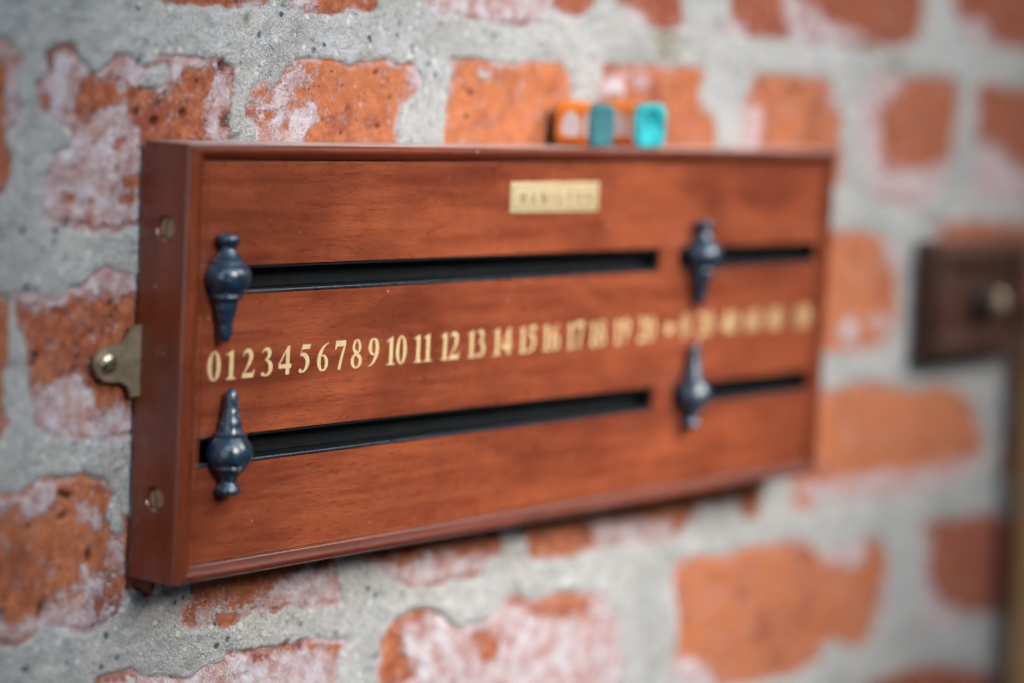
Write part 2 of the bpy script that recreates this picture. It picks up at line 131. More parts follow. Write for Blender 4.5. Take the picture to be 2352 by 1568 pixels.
def lathe(bm, prof, n=48, axis='z', origin=(0, 0, 0)):
    rings = []
    for (h, r) in prof:
        ring = []
        if r < 1e-7:
            p = {'z': (0, 0, h), 'x': (h, 0, 0), 'y': (0, h, 0)}[axis]
            ring = [bm.verts.new(Vector(p)+Vector(origin))]
        else:
            for i in range(n):
                a = 2*math.pi*i/n; u, w = r*math.cos(a), r*math.sin(a)
                p = {'z': (u, w, h), 'x': (h, u, w), 'y': (u, h, w)}[axis]
                ring.append(bm.verts.new(Vector(p)+Vector(origin)))
        rings.append(ring)
    for A, B in zip(rings, rings[1:]):
        for i in range(n):
            j = (i+1) % n
            if len(A) == 1 and len(B) == 1: break
            if len(A) == 1: bm.faces.new((A[0], B[i], B[j]))
            elif len(B) == 1: bm.faces.new((A[i], A[j], B[0]))
            else: bm.faces.new((A[i], A[j], B[j], B[i]))
def cr(pts, n=6):
    'Catmull-Rom through points of any dimension'
    P = [np.array(p, float) for p in pts]; P = [2*P[0]-P[1]]+P+[2*P[-1]-P[-2]]
    out = []
    for i in range(1, len(P)-2):
        for k in range(n):
            t = k/n; a, b, c_, d = P[i-1:i+3]
            out.append(.5*((2*b)+(-a+c_)*t+(2*a-5*b+4*c_-d)*t*t+(-a+3*b-3*c_+d)*t**3))
    out.append(P[-2]); return out

# ------------------------------------------------------------------ brick wall (one mesh, real relief)
def fade(t): return t*t*(3-2*t)
def vnoise(x, z, cell, seed):
    r = np.random.default_rng(seed); G = r.random((257, 257))
    u, w = x/cell+1000.37, z/cell+1000.71
    i, j = np.floor(u).astype(int), np.floor(w).astype(int); fu, fw = fade(u-i), fade(w-j)
    i0, i1, j0, j1 = i % 256, (i+1) % 256, j % 256, (j+1) % 256
    return (G[i0, j0]*(1-fu)+G[i1, j0]*fu)*(1-fw)+(G[i0, j1]*(1-fu)+G[i1, j1]*fu)*fw
def fbm(x, z, cell, seed, o=4):
    s = np.zeros_like(x); a = 1.; t = 0.
    for k in range(o):
        s += a*(vnoise(x, z, cell/2**k, seed+k)-.5)*2; t += a; a *= .5
    return s/t
def sdf(px, pz, poly):
    'signed distance, positive inside'
    P = np.array(poly, float); n = len(P); d = np.full(px.shape, 1e9); s = np.zeros(px.shape, bool)
    for i in range(n):
        a, b = P[i], P[(i+1) % n]; e0, e1 = b-a
        wx, wz = px-a[0], pz-a[1]; t = np.clip((wx*e0+wz*e1)/(e0*e0+e1*e1+1e-9), 0, 1)
        d = np.minimum(d, (wx-e0*t)**2+(wz-e1*t)**2)
        c1 = (a[1] <= pz) != (b[1] <= pz)
        with np.errstate(divide='ignore', invalid='ignore'):
            xi = a[0]+(pz-a[1])*(e0/(e1 if e1 else 1e-9))
        s ^= c1 & (px < xi)
    return np.where(s, 1, -1)*np.sqrt(d)
def field(px, pz, polys, pad=12.):
    out = np.full(px.shape, -pad); idx = np.full(px.shape, -1)
    for k, poly in enumerate(polys):
        P = np.array(poly); lo, hi = P.min(0)-pad, P.max(0)+pad
        m = (px > lo[0]) & (px < hi[0]) & (pz > lo[1]) & (pz < hi[1])
        if not m.any(): continue
        v = sdf(px[m], pz[m], poly); cur = out[m]; b = v > cur
        cur[b] = v[b]; out[m] = cur; ii = idx[m]; ii[b] = k; idx[m] = ii
    return out, idx

tones = [t for t, _ in BRICKS]; outl = [list(p) for _, p in BRICKS]
for k in range(6):                                  # the top course runs on above the picture
    a, b = outl[k][0], outl[k][-1]
    outl[k] = [(a[0], 306)]+outl[k]+[(b[0], 306)]
def ragged(x0, z0, x1, z1):
    p = []
    for (a, b) in (((x0, z0), (x1, z0)), ((x1, z0), (x1, z1)), ((x1, z1), (x0, z1)), ((x0, z1), (x0, z0))):
        for t in (0.08, .35, .65, .92):
            p.append((a[0]+(b[0]-a[0])*t+random.uniform(-2, 2), a[1]+(b[1]-a[1])*t+random.uniform(-2, 2)))
    return p
rows = [(-370, -305), (-288, -223), (-206, -141), (-124, -60), (-40, 42), (62, 122), (156, 214), (238, 304), (326, 388), (408, 470), (490, 550)]
def extra(x0, x1, z0, z1, off):
    x = x0-off
    while x < x1-40:
        w = random.choice((100, 208)); a, b = max(x, x0), min(x+w, x1)
        if b-a > 30: outl.append(ragged(a, z0, b, z1)); tones.append(random.uniform(.1, .9))
        x += w+15
for i, (z0, z1) in enumerate(rows):
    if i >= 8 or i < 2: extra(-390, 1180, z0, z1, (i % 2)*90)
    elif i == 2: extra(-390, 560, z0, z1, 60); extra(900, 1180, z0, z1, 30)
    elif i == 3: extra(-390, -30, z0, z1, 60); extra(905, 1180, z0, z1, 30)
    else:
        extra(-390, (-115 if i != 7 else -16)-(i == 5)*10, z0, z1, (i % 2)*90); extra(905 if i != 5 else 850, 1180, z0, z1, 40)
        if i == 5: extra(-110, -66, z0, z1, 0)

xs = np.concatenate([np.arange(-390, -125, 6.), np.arange(-125, 260, .95), np.arange(260, 860, 2.2), np.arange(860, 1181, 6.)])
zs = np.concatenate([np.arange(-370, -200, 6.), np.arange(-200, -90, 2.2), np.arange(-90, 262, 1.0), np.arange(262, 300, 2.2), np.arange(300, 552, 6.)])
X, Z = np.meshgrid(xs, zs, indexing='ij')
wx = X+fbm(X, Z, 9, 21, 3)*2.2; wz = Z+fbm(X, Z, 9, 51, 3)*2.2
bs, bi = field(wx, wz, outl); bs += fbm(X, Z, 5, 91, 3)*.8
patch, _ = field(wx, wz, PATCH); bs = np.where(patch > -2, np.minimum(bs, -patch), bs)
sm, _ = field(wx, wz, SMEARS); sm += fbm(X, Z, 12, 61, 4)*3.0
raw, _ = field(wx, wz, RAW)
sm = np.minimum(sm, -raw*1.3-.2)
tone = np.array(tones+[.5])[bi]
pit = np.zeros_like(X)
for (cx, cz, rx, rz, ang, dep) in PITS:
    a = math.radians(ang); dx, dz = X-cx, Z-cz
    u = (dx*math.cos(a)+dz*math.sin(a))/max(rx, 1.1); w = (-dx*math.sin(a)+dz*math.cos(a))/max(rz, 1.1)
    rr = np.sqrt(u*u+w*w)*(1+.18*fbm(X, Z, 3, 5, 2)); pit += dep*fade(np.clip(1.35-rr, 0, 1)/1.)
for k in range(900):                                # small scattered pores, over bricks and mortar
    cx, cz = rng.uniform(-120, 820), rng.uniform(-180, 290); r0 = abs(rng.normal(0, 1.1))+.5; dd = rng.uniform(.4, 1.8)
    if cx < 260 or r0 > 1.2:
        i0, i1 = np.searchsorted(xs, (cx-2*r0-1, cx+2*r0+1)); j0, j1 = np.searchsorted(zs, (cz-2*r0-1, cz+2*r0+1))
        rr = np.hypot(X[i0:i1, j0:j1]-cx, (Z[i0:i1, j0:j1]-cz)*rng.uniform(.7, 1.4))/r0
        pit[i0:i1, j0:j1] = np.maximum(pit[i0:i1, j0:j1], dd*np.clip(1.4-rr, 0, 1))
stain = np.zeros_like(X)
for (cx, cz, rx, rz) in STAINS:
    stain = np.maximum(stain, np.clip(1.3-np.hypot((X-cx)/rx, (Z-cz)/rz)+.5*fbm(X, Z, 6, 77, 3), 0, 1))
t = fade(np.clip(bs/2.0+.5, 0, 1))
brick_h = .3+.9*fbm(X, Z, 45, 3, 4)+.55*fbm(X, Z, 4, 33, 3)+.6*fbm(X, Z, 11, 133, 3)-1.2*fade(np.clip(1-bs/3.0, 0, 1))*t+.35*np.clip(sm, 0, 2)/2
mort_h = .9+1.1*fbm(X, Z, 30, 7, 4)+.7*fbm(X, Z, 4.5, 8, 3)+.8*fbm(X, Z*1.8, 12, 88, 3)-.7*fade(np.clip(1+bs/2.0, 0, 1))
h = brick_h*t+mort_h*(1-t)-pit
under = (X > -30) & (X < 520) & (Z > -3) & (Z < 183)  # keeps the masonry clear of the board hung on it
Y = .0028-h*.001
Y = np.where(under, np.maximum(Y, .0008), Y)
nx, nz = X.shape
co = np.stack([X*.001, Y, Z*.001], -1).reshape(-1, 3)
ii, jj = np.meshgrid(np.arange(nx-1), np.arange(nz-1), indexing='ij')
q = np.stack([ii*nz+jj, (ii+1)*nz+jj, (ii+1)*nz+jj+1, ii*nz+jj+1], -1).reshape(-1, 4)
me = bpy.data.meshes.new('wall'); me.vertices.add(len(co)); me.vertices.foreach_set('co', co.ravel().astype(np.float32))
me.loops.add(q.size); me.loops.foreach_set('vertex_index', q.ravel().astype(np.int32))
me.polygons.add(len(q)); me.polygons.foreach_set('loop_start', (np.arange(len(q))*4).astype(np.int32))
me.update(calc_edges=True); me.polygons.foreach_set('use_smooth', np.ones(len(q), bool))
for nm, arr in (('brick', bs), ('smear', sm), ('tone', tone), ('pit', pit), ('stain', stain)):
    at = me.attributes.new(nm, 'FLOAT', 'POINT'); at.data.foreach_set('value', arr.ravel().astype(np.float32))

m_wall, n, l, p = mat('masonry'); b = NB(m_wall); ob = b.obj()
A = {k: b.attr(k) for k in ('brick', 'smear', 'tone', 'pit', 'stain')}
fine = b.noise(ob, 900, 3, .65); mid = b.noise(ob, 260, 4, .6); low = b.noise(ob, 45, 3, .55); grit = b.noise(ob, 1700, 2, .7)
edge = b.math('ADD', A['brick'], b.math('MULTIPLY', b.math('SUBTRACT', fine, .5), 2.6))
edge = b.math('ADD', edge, b.math('MULTIPLY', b.math('SUBTRACT', b.noise(ob, 330, 5, .7), .5), 3.4))
B = b.ss(edge, -.35, .35)
sv = b.math('ADD', A['smear'], b.math('MULTIPLY', b.math('SUBTRACT', b.noise(ob, 170, 7, .75), .5), 26.))
sv = b.math('ADD', sv, b.math('MULTIPLY', b.math('SUBTRACT', fine, .5), 8.))
SM = b.math('MULTIPLY', b.ss(sv, -1.6, 2.2), b.ss(b.noise(ob, 75, 6, .7), .30, .58, .35, .97))
# a thin film of lime over many bricks, away from the thick smears
fl = b.math('MULTIPLY', b.ss(b.noise(b.mapping(ob, loc=(3, 3, 3)), 420, 6, .8), .60, .64), b.ss(b.noise(b.mapping(ob, loc=(6, 1, 3)), 28, 3, .6), .46, .58))
SM = b.math('MAXIMUM', SM, b.math('MULTIPLY', fl, .8))
rim = b.math('MULTIPLY', b.ss(A['brick'], 4.2, .3), b.ss(b.math('ADD', b.noise(b.mapping(ob, loc=(9, 2, 3)), 38, 4, .6), b.math('MULTIPLY', fine, .35)), .58, .78))
SM = b.math('MAXIMUM', SM, b.math('MULTIPLY', rim, .85))
film = b.math('MULTIPLY', b.ss(b.noise(ob, 190, 7, .75), .54, .66), .60)
SM = b.math('MAXIMUM', SM, film)
br = b.mix(b.ss(A['tone'], 0., 1.), c4(.25, .052, .030), c4(.56, .175, .070))
br = b.mix(b.ss(mid, .35, .72, 0., .65), br, c4(.64, .235, .105))
br = b.mix(b.ss(low, .50, .72, 0., .65), br, c4(.22, .050, .034))
br = b.mix(b.ss(b.noise(b.mapping(ob, loc=(4, 4, 2)), 110, 6, .75), .50, .64, 0., .45), br, c4(.26, .075, .05))
br = b.mix(b.ss(fine, .56, .72, 0., .6), br, c4(.16, .042, .028))
v4 = b.vor(b.mapping(ob, loc=(1, 6, 2)), 300); br = b.mix(b.math('MULTIPLY', b.ss(v4, .20, .10), b.ss(b.noise(ob, 70, 2), .46, .56)), br, c4(.07, .022, .014))
br = b.mix(b.ss(A['pit'], .3, 1.4, 0., .85), br, c4(.13, .035, .02))  # shade of the pits painted into the brick colour, to deepen them
rs = b.mix(b.ss(b.noise(ob, 110, 6, .7), .36, .62), c4(.44, .28, .28), c4(.64, .61, .66))
rs = b.mix(b.ss(b.noise(b.mapping(ob, loc=(2, 9, 4)), 260, 5, .75), .60, .68, 0., .7), rs, c4(.40, .11, .06))
rs = b.mix(b.ss(fine, .45, .75, 0., .55), rs, c4(.72, .71, .76))
rs = b.mix(b.ss(fine, .52, .30, 0., .45), rs, c4(.33, .17, .17))
brick_c = b.mix(SM, br, rs)
mo = b.mix(b.ss(fine, .32, .70), c4(.42, .415, .40), c4(.72, .715, .70))
mo = b.mix(b.ss(grit, .52, .64, 0., .85), mo, c4(.84, .84, .83))
mo = b.mix(b.ss(grit, .47, .36, 0., .85), mo, c4(.13, .135, .14))
mo = b.mix(b.ss(low, .40, .68, 0., .38), mo, c4(.66, .62, .55))
mo = b.mix(b.ss(b.noise(b.mapping(ob, loc=(1, 4, 2)), 14, 5, .7), .48, .66, 0., .40), mo, c4(.31, .315, .31))
mo = b.mix(b.ss(b.noise(b.mapping(ob, loc=(8, 4, 2)), 20, 5, .7), .50, .66, 0., .45), mo, c4(.70, .70, .72))
mo = b.mix(b.ss(b.noise(b.mapping(ob, loc=(5, 1, 8)), 130, 6, .75), .50, .66, 0., .42), mo, c4(.27, .275, .28))
v1 = b.vor(ob, 150); mo = b.mix(b.math('MULTIPLY', b.ss(v1, .30, .16), b.ss(b.noise(ob, 60, 1), .50, .62)), mo, c4(.10, .13, .16))
v2 = b.vor(b.mapping(ob, loc=(3, 1, 2)), 210); mo = b.mix(b.math('MULTIPLY', b.ss(v2, .26, .14), .7), mo, c4(.30, .38, .46))
v3 = b.vor(b.mapping(ob, loc=(7, 5, 2)), 120); mo = b.mix(b.math('MULTIPLY', b.ss(v3, .20, .12), .7), mo, c4(.85, .84, .80))
mo = b.mix(b.ss(A['pit'], .5, 1.8, 0., .5), mo, c4(.16, .15, .13))  # mortar pits get their shade in the colour as well
col = b.mix(B, mo, brick_c)
col = b.mix(b.math('MULTIPLY', A['stain'], .75), col, c4(.24, .20, .10))
l.new(col, p.inputs['Base Color']); p.inputs['Roughness'].default_value = .93; p.inputs['Specular IOR Level'].default_value = .25
hb = b.math('ADD', b.math('MULTIPLY', fine, .8), b.math('MULTIPLY', grit, .5))
hb = b.math('ADD', hb, b.math('MULTIPLY', b.noise(ob, 420, 5, .75), 1.1))
hm = b.math('MULTIPLY', hb, b.ss(B, 0., 1., 1., .55))
hs = b.math('ADD', hm, b.math('MULTIPLY', b.math('MULTIPLY', SM, B), .25))
l.new(b.bump(hs, .0016, 1.), p.inputs['Normal'])
wall = link('brick_wall', me, m_wall)
tag(wall, 'old orange brick wall with wide grey lime mortar joints and lilac mortar smears', 'wall')

# ------------------------------------------------------------------ materials of the objects
def wood(name, dark, lite, along='x', rough=.30, coat=.5, seed=0, dust=0., worn=0.):
    m, n, l, p = mat(name); b = NB(m); ob = b.obj()
    st = {'x': (1, 14, 14), 'z': (14, 14, 1), 'y': (14, 1, 14)}[along]
    st2 = {'x': (1, 48, 48), 'z': (48, 48, 1), 'y': (48, 1, 48)}[along]
    g1 = b.noise(b.mapping(ob, st, (seed, seed, seed)), 9, 5, .6, .6)
    g2 = b.noise(b.mapping(ob, st2, (seed, 2, seed)), 55, 4, .75, .3)
    g3 = b.noise(b.mapping(ob, (1, 1, 1), (seed, 0, 1)), 16, 3, .5)
    pores = b.noise(b.mapping(ob, st, (1, seed, 4)), 190, 2, .6)
    c = b.mix(b.ss(g1, .15, .85), dark, lite)
    c = b.mix(b.ss(g2, .42, .66, 0., .24), c, tuple(.52*v for v in dark[:3])+(1.,))
    c = b.mix(b.ss(g2, .52, .32, 0., .22), c, tuple(min(1, 1.35*v) for v in lite[:3])+(1.,))
    c = b.mix(b.ss(g3, .40, .68, 0., .42), c, tuple(.60*v for v in dark[:3])+(1.,))
    g4 = b.noise(b.mapping(ob, {'x': (1, 3, 3), 'z': (3, 3, 1), 'y': (3, 1, 3)}[along], (seed, 7, 2)), 9, 4, .6, 1.2)
    c = b.mix(b.ss(g4, .50, .72, 0., .40), c, tuple(min(1, 1.12*v) for v in lite[:3])+(1.,))
    c = b.mix(b.ss(g4, .46, .30, 0., .40), c, tuple(.62*v for v in dark[:3])+(1.,))
    c = b.mix(b.ss(pores, .55, .66, 0., .50), c, tuple(.35*v for v in dark[:3])+(1.,))
    # tiny pale specks and scratches
    ru = b.math('MULTIPLY', b.ss(b.noise(b.mapping(ob, {'x': (1, 9, 9), 'z': (9, 9, 1), 'y': (9, 1, 9)}[along], (2, seed, 6)), 110, 4, .7), .63, .70), b.ss(b.noise(ob, 22, 2), .50, .62))
    c = b.mix(b.math('MULTIPLY', ru, .35), c, c4(.46, .21, .12))
    vs = b.vor(b.mapping(ob, loc=(seed, 3, 1)), 95); sp = b.math('MULTIPLY', b.ss(vs, .075, .04), b.ss(b.noise(ob, 30, 1), .56, .62))
    c = b.mix(b.math('MULTIPLY', sp, .6), c, c4(.62, .45, .38))
    if worn:
        ge = n.new('ShaderNodeNewGeometry'); pt = b.ss(ge.outputs['Pointiness'], .53, .60)
        c = b.mix(b.math('MULTIPLY', b.math('MULTIPLY', pt, b.ss(b.noise(ob, 220, 4, .7), .5, .6)), worn), c, c4(.60, .30, .16))
    if dust:
        ge = n.new('ShaderNodeNewGeometry'); sz = n.new('ShaderNodeSeparateXYZ'); l.new(ge.outputs['Normal'], sz.inputs[0])
        c = b.mix(b.math('MULTIPLY', b.ss(sz.outputs[2], .8, 1.), b.ss(b.noise(ob, 700, 3, .7), .3, .65, dust*.55, dust)), c, c4(.60, .47, .43))
    l.new(c, p.inputs['Base Color'])
    r = b.ss(b.noise(ob, 120, 4, .6), .3, .7, rough-.04, rough+.10); l.new(r, p.inputs['Roughness'])
    p.inputs['Coat Weight'].default_value = coat; p.inputs['Coat Roughness'].default_value = .22
    hh = b.math('ADD', b.math('MULTIPLY', g2, .7), b.math('MULTIPLY', pores, .5))
    l.new(b.bump(hh, .00012, .55), p.inputs['Normal'])
    return m
m_panel = wood('mahogany_panel', c4(.140, .023, .010), c4(.350, .085, .033), 'x', .30, .30, 3.)
m_railh = wood('mahogany_rail_along', c4(.085, .013, .006), c4(.19, .034, .013), 'x', .36, .25, 5., dust=.9)
m_railv = wood('mahogany_rail_upright', c4(.11, .019, .007), c4(.24, .048, .015), 'z', .26, .6, 8., dust=.9)
m_dark = wood('dark_oak', c4(.050, .018, .011), c4(.105, .042, .026), 'x', .4, .3, 11.)
m_pale = wood('pale_pine', c4(.42, .23, .09), c4(.60, .36, .16), 'z', .45, .2, 14.)

def metal(name, col, rough, met=1., var=.15, bumpd=.00003):
    m, n, l, p = mat(name); b = NB(m); ob = b.obj()
    f = b.noise(ob, 350, 4, .65)
    l.new(b.mix(b.ss(f, .35, .7), c4(*col), c4(*[v*(1-var*2) for v in col])), p.inputs['Base Color'])
    p.inputs['Metallic'].default_value = met
    l.new(b.ss(b.noise(ob, 160, 4, .6), .3, .7, rough-.07, rough+.12), p.inputs['Roughness'])
    l.new(b.bump(b.noise(b.mapping(ob, (1, 1, 8)), 900, 2, .6), bumpd, .5), p.inputs['Normal'])
    return m
m_brass = metal('aged_brass', (.42, .35, .24), .46, .7)
m_screw = metal('bright_zinc_screw', (.60, .56, .42), .24)
m_slot = metal('old_brass_screw', (.48, .34, .20), .45, .6)
m_knob = metal('worn_brass_toggle', (.55, .42, .28), .45, .6)

def black(name, base, rough, chips=0., spec=1.):
    m, n, l, p = mat(name); b = NB(m); ob = b.obj()
    c = b.mix(b.ss(b.noise(ob, 240, 4, .6), .4, .7), c4(*base), c4(*[v*1.7 for v in base]))
    if chips:
        w = b.math('MULTIPLY', b.ss(b.noise(ob, 420, 5, .75), .585, .64), b.ss(b.noise(ob, 95, 2, .5), .52, .60))
        ge = n.new('ShaderNodeNewGeometry'); pt = b.math('MULTIPLY', b.ss(ge.outputs['Pointiness'], .54, .60), b.ss(b.noise(ob, 330, 3, .7), .50, .58))
        c = b.mix(b.math('MULTIPLY', b.math('MAXIMUM', w, b.math('MULTIPLY', pt, .8)), chips), c, c4(.42, .40, .37))
    l.new(c, p.inputs['Base Color'])
    l.new(b.ss(b.noise(ob, 300, 4, .65), .3, .7, rough-.06, rough+.14), p.inputs['Roughness'])
    p.inputs['Specular IOR Level'].default_value = spec
    l.new(b.bump(b.noise(ob, 520, 4, .6), .00012, .5), p.inputs['Normal'])
    return m
m_point = black('black_enamel', (.010, .026, .048), .25, 1.)  # black paint; the blue in its base imitates a cool highlight
m_chan = black('black_channel', (.004, .005, .006), .55, 0., .25)
m_lip = black('black_channel_lip', (.012, .020, .030), .30)  # bluer, glossier channel black, imitating light caught on the edge
def plain(name, col, rough=.5, var=.2, sc=400):
    m, n, l, p = mat(name); b = NB(m); ob = b.obj()
    l.new(b.mix(b.ss(b.noise(ob, sc, 4, .65), .35, .7), c4(*col), c4(*[v*(1-var) for v in col])), p.inputs['Base Color'])
    p.inputs['Roughness'].default_value = rough
    l.new(b.bump(b.noise(ob, sc*2, 3, .6), .00006, .5), p.inputs['Normal']); return m
m_gold = plain('cream_gold_print', (.62, .46, .24), .45, .12)
_b = NB(m_gold); _p = m_gold.node_tree.nodes['Principled BSDF']; _c = _p.inputs['Base Color'].links[0].from_socket
_w = _b.ss(_b.noise(_b.mapping(_b.obj(), (1, 1, 24)), 70, 5, .75), .61, .66, 0., .6)
m_gold.node_tree.links.new(_b.mix(_w, _c, c4(.42, .20, .08)), _p.inputs['Base Color'])
m_plate = plain('cream_brass_plate', (.50, .39, .22), .5, .12, 250)
m_ink = plain('brown_ink', (.20, .11, .05), .5)
m_org = plain('orange_label_paper', (.90, .24, .02), .6)
m_wht = plain('white_label_paper', (.82, .76, .74), .6)
m_tealc = plain('bright_teal_chalk', (.02, .42, .46), .9, .45, 180)
m_teald = plain('dark_teal_chalk', (.035, .16, .19), .9, .35, 180)

# ------------------------------------------------------------------ scoreboard
board = empty('snooker_scoreboard', (0, 0, 0))
tag(board, 'mahogany snooker scoreboard with gold numbers and black pointers screwed to the brick wall', 'scoreboard')

def smooth_panel():
    slots = [(.0134, .3366, .1180, .1300), (.3535, .4875, .1183, .1297), (.0110, .3372, .0476, .0600), (.3540, .4880, .0478, .0594)]
    xs_ = sorted({.0095, BW-.0095}|{v_ for s_ in slots for v_ in s_[:2]}); zs_ = sorted({.0070, BH-.0070}|{v_ for s_ in slots for v_ in s_[2:]})
    bm = bmesh.new(); V = {}
    def v(x, z, y):
        k = (x, z, y)
        if k not in V: V[k] = bm.verts.new((x, y, z))
        return V[k]
    def solid(i, j):
        if i < 0 or j < 0 or i >= len(xs_)-1 or j >= len(zs_)-1: return False
        cx, cz = (xs_[i]+xs_[i+1])/2, (zs_[j]+zs_[j+1])/2
        return not any(a < cx < b_ and c < cz < d for a, b_, c, d in slots)
    y0, y1 = PY, PY+.006
    for i in range(len(xs_)-1):
        for j in range(len(zs_)-1):
            if not solid(i, j): continue
            a, b_, c, d = xs_[i], xs_[i+1], zs_[j], zs_[j+1]
            for y in (y0, y1): bm.faces.new((v(a, c, y), v(b_, c, y), v(b_, d, y), v(a, d, y)))
            for (di, dj, p0, p1) in ((-1, 0, (a, c), (a, d)), (1, 0, (b_, c), (b_, d)), (0, -1, (a, c), (b_, c)), (0, 1, (a, d), (b_, d))):
                if not solid(i+di, j+dj): bm.faces.new((v(*p0, y0), v(*p1, y0), v(*p1, y1), v(*p0, y1)))
    es = [e_ for e_ in bm.edges if len(e_.link_faces) == 2 and e_.calc_face_angle(0) > 1. and all(abs(w.co.y-y0) < 1e-6 for w in e_.verts)]
    bmesh.ops.recalc_face_normals(bm, faces=bm.faces)
    bmesh.ops.bevel(bm, geom=es, offset=.00025, segments=2, affect='EDGES', profile=.5)
    return from_bm(bm), slots
pm, slots = smooth_panel(); link('panel', pm, m_panel, board)
box('back_panel', (.006, -.0045, .006), (BW-.006, -.001, BH-.006), m_dark, board)

# black channels lining the slots
for (a, b_, c, d) in slots:
    bm = bmesh.new(); g = .0003; t_ = .0010; yf = PY-.0003; yb = PY+.011
    bm_box(bm, (a+g, yf+.0010, c+g), (b_-g, yb, c+g+t_+.0001))           # sill of the channel
    bm_box(bm, (a+g, PY+.0008, d-g-t_), (b_-g, yb, d-g))
    bm_box(bm, (a+g, yb-.0016, c+g+t_+.0005), (b_-g, yb-.0002, d-g-t_-.0001))
    bm_box(bm, (b_-g-.0012, PY+.0015, c+g+t_+.0005), (b_-g-.0001, yb-.0018, d-g-t_-.0001))
    bm_box(bm, (a+g+.0001, PY+.0015, c+g+t_+.0005), (a+g+.0012, yb-.0018, d-g-t_-.0001))
    ch = link('slot_channel', from_bm(bm), m_chan, board)
    box('channel_lip', (a+g, yf-.0002, c+g), (b_-g, yf+.0009, c+g+t_+.0003), m_lip, ch, .00048, 3)

# frame rails with a turned moulding, mitred at the corners
prof = [(0, BD), (0, .0030), (.025, .0021), (.07, .0013), (.13, .00075), (.19, .00035), (.26, .0001), (.33, 0), (.41, .00015), (.50, .0006), (.59, .0012), (.68, .0019), (.75, .0026), (.79, .0032),
        (.805, .0040), (.825, .0043), (.865, .0043), (.885, .0037), (.895, .0029), (.985, .00265), (1.0, .0044)]
def rail(side):
    pts = []
    for (u, v_) in prof:
        y = -BD+v_; w = u*RZ; u = u*RX
        if side == 'L': a, b_ = (u, y, w), (u, y, BH-w)
        if side == 'R': a, b_ = (BW-u, y, BH-w), (BW-u, y, w)
        if side == 'T': a, b_ = (u, y, BH-w), (BW-u, y, BH-w)
        if side == 'B': a, b_ = (BW-u, y, w), (u, y, w)
        a, b_ = Vector(a), Vector(b_); e_ = (b_-a).normalized()*.00014; pts.append((a+e_, b_-e_))
    u, w, y = RX, RZ, -.0002                       # back edge closes the section
    pts.append({'L': ((u, y, w), (u, y, BH-w)), 'R': ((BW-u, y, BH-w), (BW-u, y, w)), 'T': ((u, y, BH-w), (BW-u, y, BH-w)), 'B': ((BW-u, y, w), (u, y, w))}[side])
    bm = bmesh.new(); N = 24
    loops = []
    for a, b_ in pts:
        a, b_ = Vector(a), Vector(b_); loops.append([bm.verts.new(a.lerp(b_, i/N)) for i in range(N+1)])
    for A_, B_ in zip(loops, loops[1:]+loops[:1]):
        for i in range(N): bm.faces.new((A_[i], A_[i+1], B_[i+1], B_[i]))
    bm.faces.new([L[0] for L in loops]); bm.faces.new([L[-1] for L in loops][::-1])
    return from_bm(bm)
SC = [(-.0140, .1451, 8), (-.0135, .0344, -14)]
def cut(me_, cutter_me):
    o = bpy.data.objects.new('tmp', me_); c = bpy.data.objects.new('tmpc', cutter_me); C.objects.link(o); C.objects.link(c)
    md = o.modifiers.new('b', 'BOOLEAN'); md.object = c; md.operation = 'DIFFERENCE'; md.solver = 'EXACT'
    dg = bpy.context.evaluated_depsgraph_get(); res = bpy.data.meshes.new_from_object(o.evaluated_get(dg))
    bpy.data.objects.remove(o); bpy.data.objects.remove(c); return res
for s_, m_ in (('T', m_railh), ('B', m_railh), ('L', m_railv), ('R', m_railv)):
    r_ = rail(s_)
    if s_ == 'L':
        bm = bmesh.new()
        for (y, z, _) in SC: lathe(bm, [(-.001, 0), (-.001, .0056), (0, .0052), (.0012, .0046), (.0055, .0045), (.0055, 0)], 40, 'x', (0, y, z))
        r_ = cut(r_, from_bm(bm))
    rr_ = link('frame_rail', r_, m_, board, smooth=28)
for (y, z, a) in SC:                                   # slotted screws sunk in the side of the frame
    bm = bmesh.new(); lathe(bm, [(.0050, 0), (.0050, .0040), (.0014, .0043), (.0010, .0040), (.0006, .0022), (.0005, 0)], 32, 'x')
    hm_ = from_bm(bm); cb = bmesh.new(); bm_box(cb, (-.002, -.00055, -.006), (.0022, .00055, .006)); 
    bmesh.ops.rotate(cb, verts=cb.verts, cent=(0, 0, 0), matrix=Matrix.Rotation(math.radians(a), 3, 'X'))
    o = link('frame_screw', cut(hm_, from_bm(cb)), m_slot, board, (0, y, z), smooth=30)

# ---- numerals: flat printed shapes built from strokes
def ring(cx, cy, A1, B1, A2, B2, n=40):
    f = []
    for i in range(n):
        t0, t1 = 2*math.pi*i/n, 2*math.pi*(i+1)/n
        f.append([(cx+A1*math.cos(t0), cy+B1*math.sin(t0)), (cx+A1*math.cos(t1), cy+B1*math.sin(t1)), (cx+A2*math.cos(t1), cy+B2*math.sin(t1)), (cx+A2*math.cos(t0), cy+B2*math.sin(t0))])
    return f
def stroke(pts):
    q = cr(pts, 7); L = []
    for i, p_ in enumerate(q):
        a = q[max(0, i-1)]; b_ = q[min(len(q)-1, i+1)]; d = (b_-a)[:2]; d = d/(np.hypot(*d)+1e-9); nn = np.array([-d[1], d[0]])*max(p_[2], .012)/2
        L.append((tuple(p_[:2]+nn), tuple(p_[:2]-nn)))
    return [[a[0], b_[0], b_[1], a[1]] for a, b_ in zip(L, L[1:])]
def disc(x, y, r, n=18): return [[(x+r*math.cos(2*math.pi*i/n), y+r*math.sin(2*math.pi*i/n)) for i in range(n)]]
